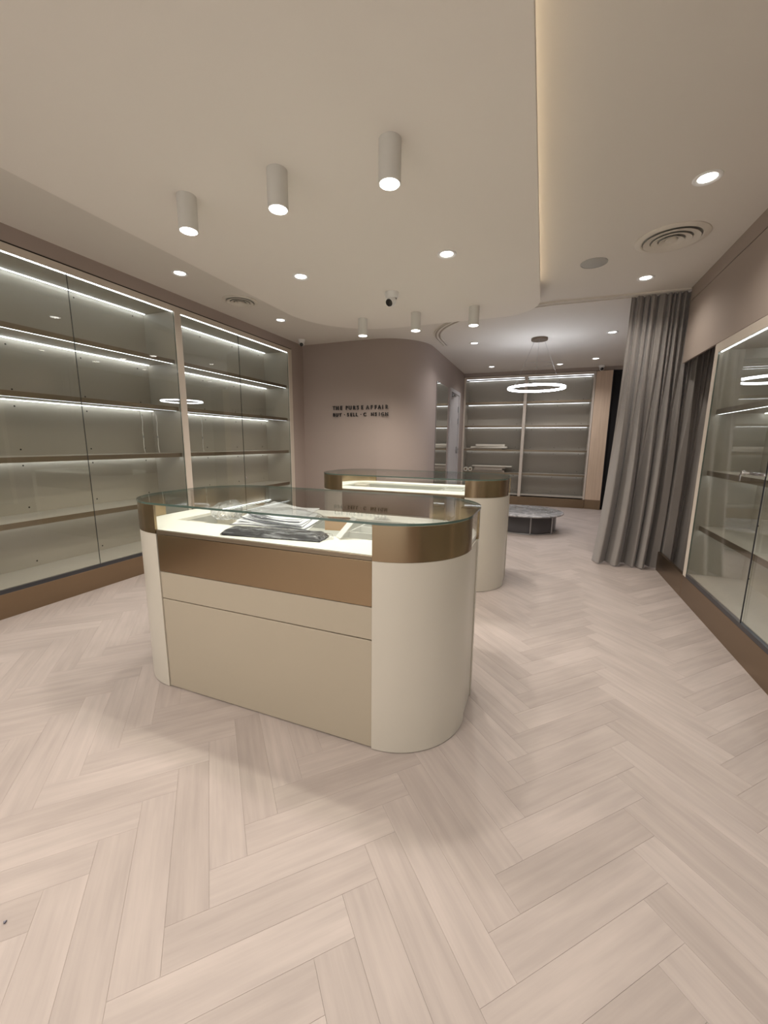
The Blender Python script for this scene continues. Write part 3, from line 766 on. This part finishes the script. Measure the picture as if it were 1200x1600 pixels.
# ================================================================ CURTAIN
cur = bpy.data.objects.new('grey_curtain', None)
C.objects.unlink(cur) if cur.name in C.objects else None
def curtain():
    bm = bmesh.new(); NU, NV = 520, 44; vs = []
    top0, top1 = .752, 1.70; z0, z1 = .012, ZC - .016
    for j in range(NV + 1):
        h = j / NV                      # 0 bottom, 1 top
        z = z0 + (z1 - z0) * h; g = 1 - h; row = []
        left = top0 - .04 * g - .075 * g ** 4 ; right = top1 + .02 * g
        for i in range(NU + 1):
            u = i / NU
            w = u + .020 * math.sin(u * 13 + .6) + .012 * math.sin(u * 29 + 1.3) + .010 * g * math.sin(u * 19 + 2.5 * h)
            mix = max(0.0, min(1.0, (h - .30) / .55)); mix = mix * mix * (3 - 2 * mix)
            big = math.sin(2 * PI * 8.5 * w + .5) + .38 * math.sin(2 * PI * 17 * w + 1.1 + 1.5 * g) + .22 * math.sin(2 * PI * 4.1 * w)
            pleat = math.sin(2 * PI * 17 * w + 1.1) + .4 * math.sin(2 * PI * 34 * w + u * 6) + .5 * math.sin(2 * PI * 8.5 * w + .5)
            nz = noise.noise(Vector((u * 26, h * 1.1, 4))) + .5 * noise.noise(Vector((u * 55, h * 1.8, 9)))
            y = 5.085 + (1 - mix) * big * (.050 + .028 * g) + mix * pleat * .024 + nz * .016 - (.035 * g if u < .55 else 0)
            x = left + (right - left) * (u + .010 * g * math.sin(u * 11 + 3)) + math.cos(2 * PI * 8.5 * w + .5) * .026 * (1 - mix) + math.cos(2 * PI * 17 * w) * .008 * mix
            if u > .50: y = max(y, 5.035)
            x = min(x, 1.712)
            row.append(bm.verts.new((x, y, z)))
        vs.append(row)
    for j in range(NV):
        for i in range(NU): bm.faces.new((vs[j][i], vs[j][i + 1], vs[j + 1][i + 1], vs[j + 1][i]))
    return bm
bpy.data.objects.remove(cur)
cu = finish('grey_curtain', curtain(), 'curtain_fabric', smooth=180)
tag(cu, 'floor-length satiny grey curtain hanging in deep folds from the ceiling track', 'curtain')

# ================================================================ BACK ROOM
tb = empty('round_table', 'low round grey marble table with a dark drum base in the back room', 'table', (-.20, 6.66, 0), .3)
finish('table_top', lathe(bmesh.new(), [(0, .302), (.560, .302), (.572, .297), (.575, .288), (.566, .275), (.55, .272), (0, .272)], seg=72), 'marble_grey', tb)
finish('drum_base', lathe(bmesh.new(), [(0, .271), (.47, .271), (.47, .028), (.455, .022), (0, .022)], seg=64), 'base_dark', tb)
finish('foot_ring', lathe(bmesh.new(), [(.44, 0), (.475, 0), (.478, .01), (.475, .021), (.44, .021), (.44, 0)], seg=64), 'steel_grey', tb)
for k in range(8):
    a = 2 * PI * k / 8 + .72
    finish('rib', tube(bmesh.new(), [(.478 * math.cos(a), .478 * math.sin(a), .0), (.478 * math.cos(a), .478 * math.sin(a), .27)], .011, 10), 'steel_grey', tb)
bm = bmesh.new(); bmesh.ops.create_circle(bm, cap_ends=False, radius=.36, segments=40)
bm.free()
bm = bmesh.new(); bmesh.ops.create_grid(bm, x_segments=44, y_segments=30, size=.5)
for v in bm.verts:
    a = math.atan2(v.co.y, v.co.x); k = 1 + .10 * math.sin(a * 3 + .5)
    v.co.x *= .80 * k; v.co.y *= .58 * k
    v.co.z = .004 + .016 * abs(noise.noise(Vector((v.co.x * 9, v.co.y * 9, 2)))) + .008 * abs(noise.noise(Vector((v.co.x * 25, v.co.y * 25, 5))))
fs = finish('plastic_sheet', bm, 'thin_film', smooth=60, recalc=False); fs.location = (-.18, 6.64, .303)
tag(fs, 'crinkled clear plastic sheet spread on the low round marble table', 'plastic')

# boards and tape on the far left shelves
def board(x0, x1, y0, y1, z0, z1, label, m, rz=0, grp=None, name='board'):
    cx, cy = (x0 + x1) / 2, (y0 + y1) / 2
    o = finish(name, bx(x0 - cx, x1 - cx, y0 - cy, y1 - cy, 0, z1 - z0, bev=.002), m, smooth=0); o.location = (cx, cy, z0); o.rotation_euler = (0, 0, rz)
    tag(o, label, 'board', grp); return o
S2, S1 = 1.2165, .7045
board(-1.66, -.86, 9.40, 9.64, S2, S2 + .022, 'widest pale board, bottom of the pile on the shelf above the tape', 'grey_board', .01, 'boards on the far left shelves')
board(-1.55, -.75, 9.38, 9.62, S2 + .023, S2 + .062, 'thick cream board, middle of the pile on the shelf above the tape', 'board_white', -.02, 'boards on the far left shelves')
board(-1.44, -.80, 9.37, 9.60, S2 + .063, S2 + .112, 'cream board on top of the pile on the shelf above the tape', 'board_white', .02, 'boards on the far left shelves')
board(-1.48, -.78, 9.40, 9.64, S1, S1 + .040, 'beige board, bottom of the pile right of the tape rolls', 'grey_board', .01, 'boards on the far left shelves')
board(-1.46, -.82, 9.38, 9.62, S1 + .041, S1 + .078, 'beige board, second in the pile right of the tape rolls', 'grey_board', -.015, 'boards on the far left shelves')
board(-1.44, -.76, 9.39, 9.63, S1 + .079, S1 + .118, 'greyish board, third in the pile right of the tape rolls', 'grey_board', .02, 'boards on the far left shelves')
board(-1.50, -.62, 9.37, 9.60, S1 + .119, S1 + .140, 'long thin cream board on top of the pile right of the tape rolls', 'board_white', -.02, 'boards on the far left shelves')
def roll(x, label):
    r = empty('tape_roll', label, 'tape', (x, 9.40, S1 + .050), 0, 'tape rolls on the far shelf')
    bm = lathe(bmesh.new(), [(.026, -.025), (.049, -.025), (.049, .025), (.026, .025), (.026, -.025)], seg=28)
    bmesh.ops.rotate(bm, verts=bm.verts, cent=(0, 0, 0), matrix=Matrix.Rotation(PI / 2, 3, 'X')); finish('tape', bm, 'board_white', r)
    bm = lathe(bmesh.new(), [(.022, -.026), (.0255, -.026), (.0255, .026), (.022, .026), (.022, -.026)], seg=24)
    bmesh.ops.rotate(bm, verts=bm.verts, cent=(0, 0, 0), matrix=Matrix.Rotation(PI / 2, 3, 'X')); finish('roll_core', bm, 'card_brown', r)
roll(-1.645, 'white tape roll standing at the left end of the far shelf')
roll(-1.540, 'white tape roll second from the left end, next to the boards')

# tiny blue-grey speck of debris on the floor at lower left
bm = bmesh.new(); bmesh.ops.create_icosphere(bm, subdivisions=2, radius=.004)
crumple(bm, .002, 200, 2)
d = finish('floor_crumb', bm, 'ribbon_grey', smooth=0); d.location = (-1.32, .456, .0035); tag(d, 'tiny dark crumb lying on the floor at the lower left', 'debris')
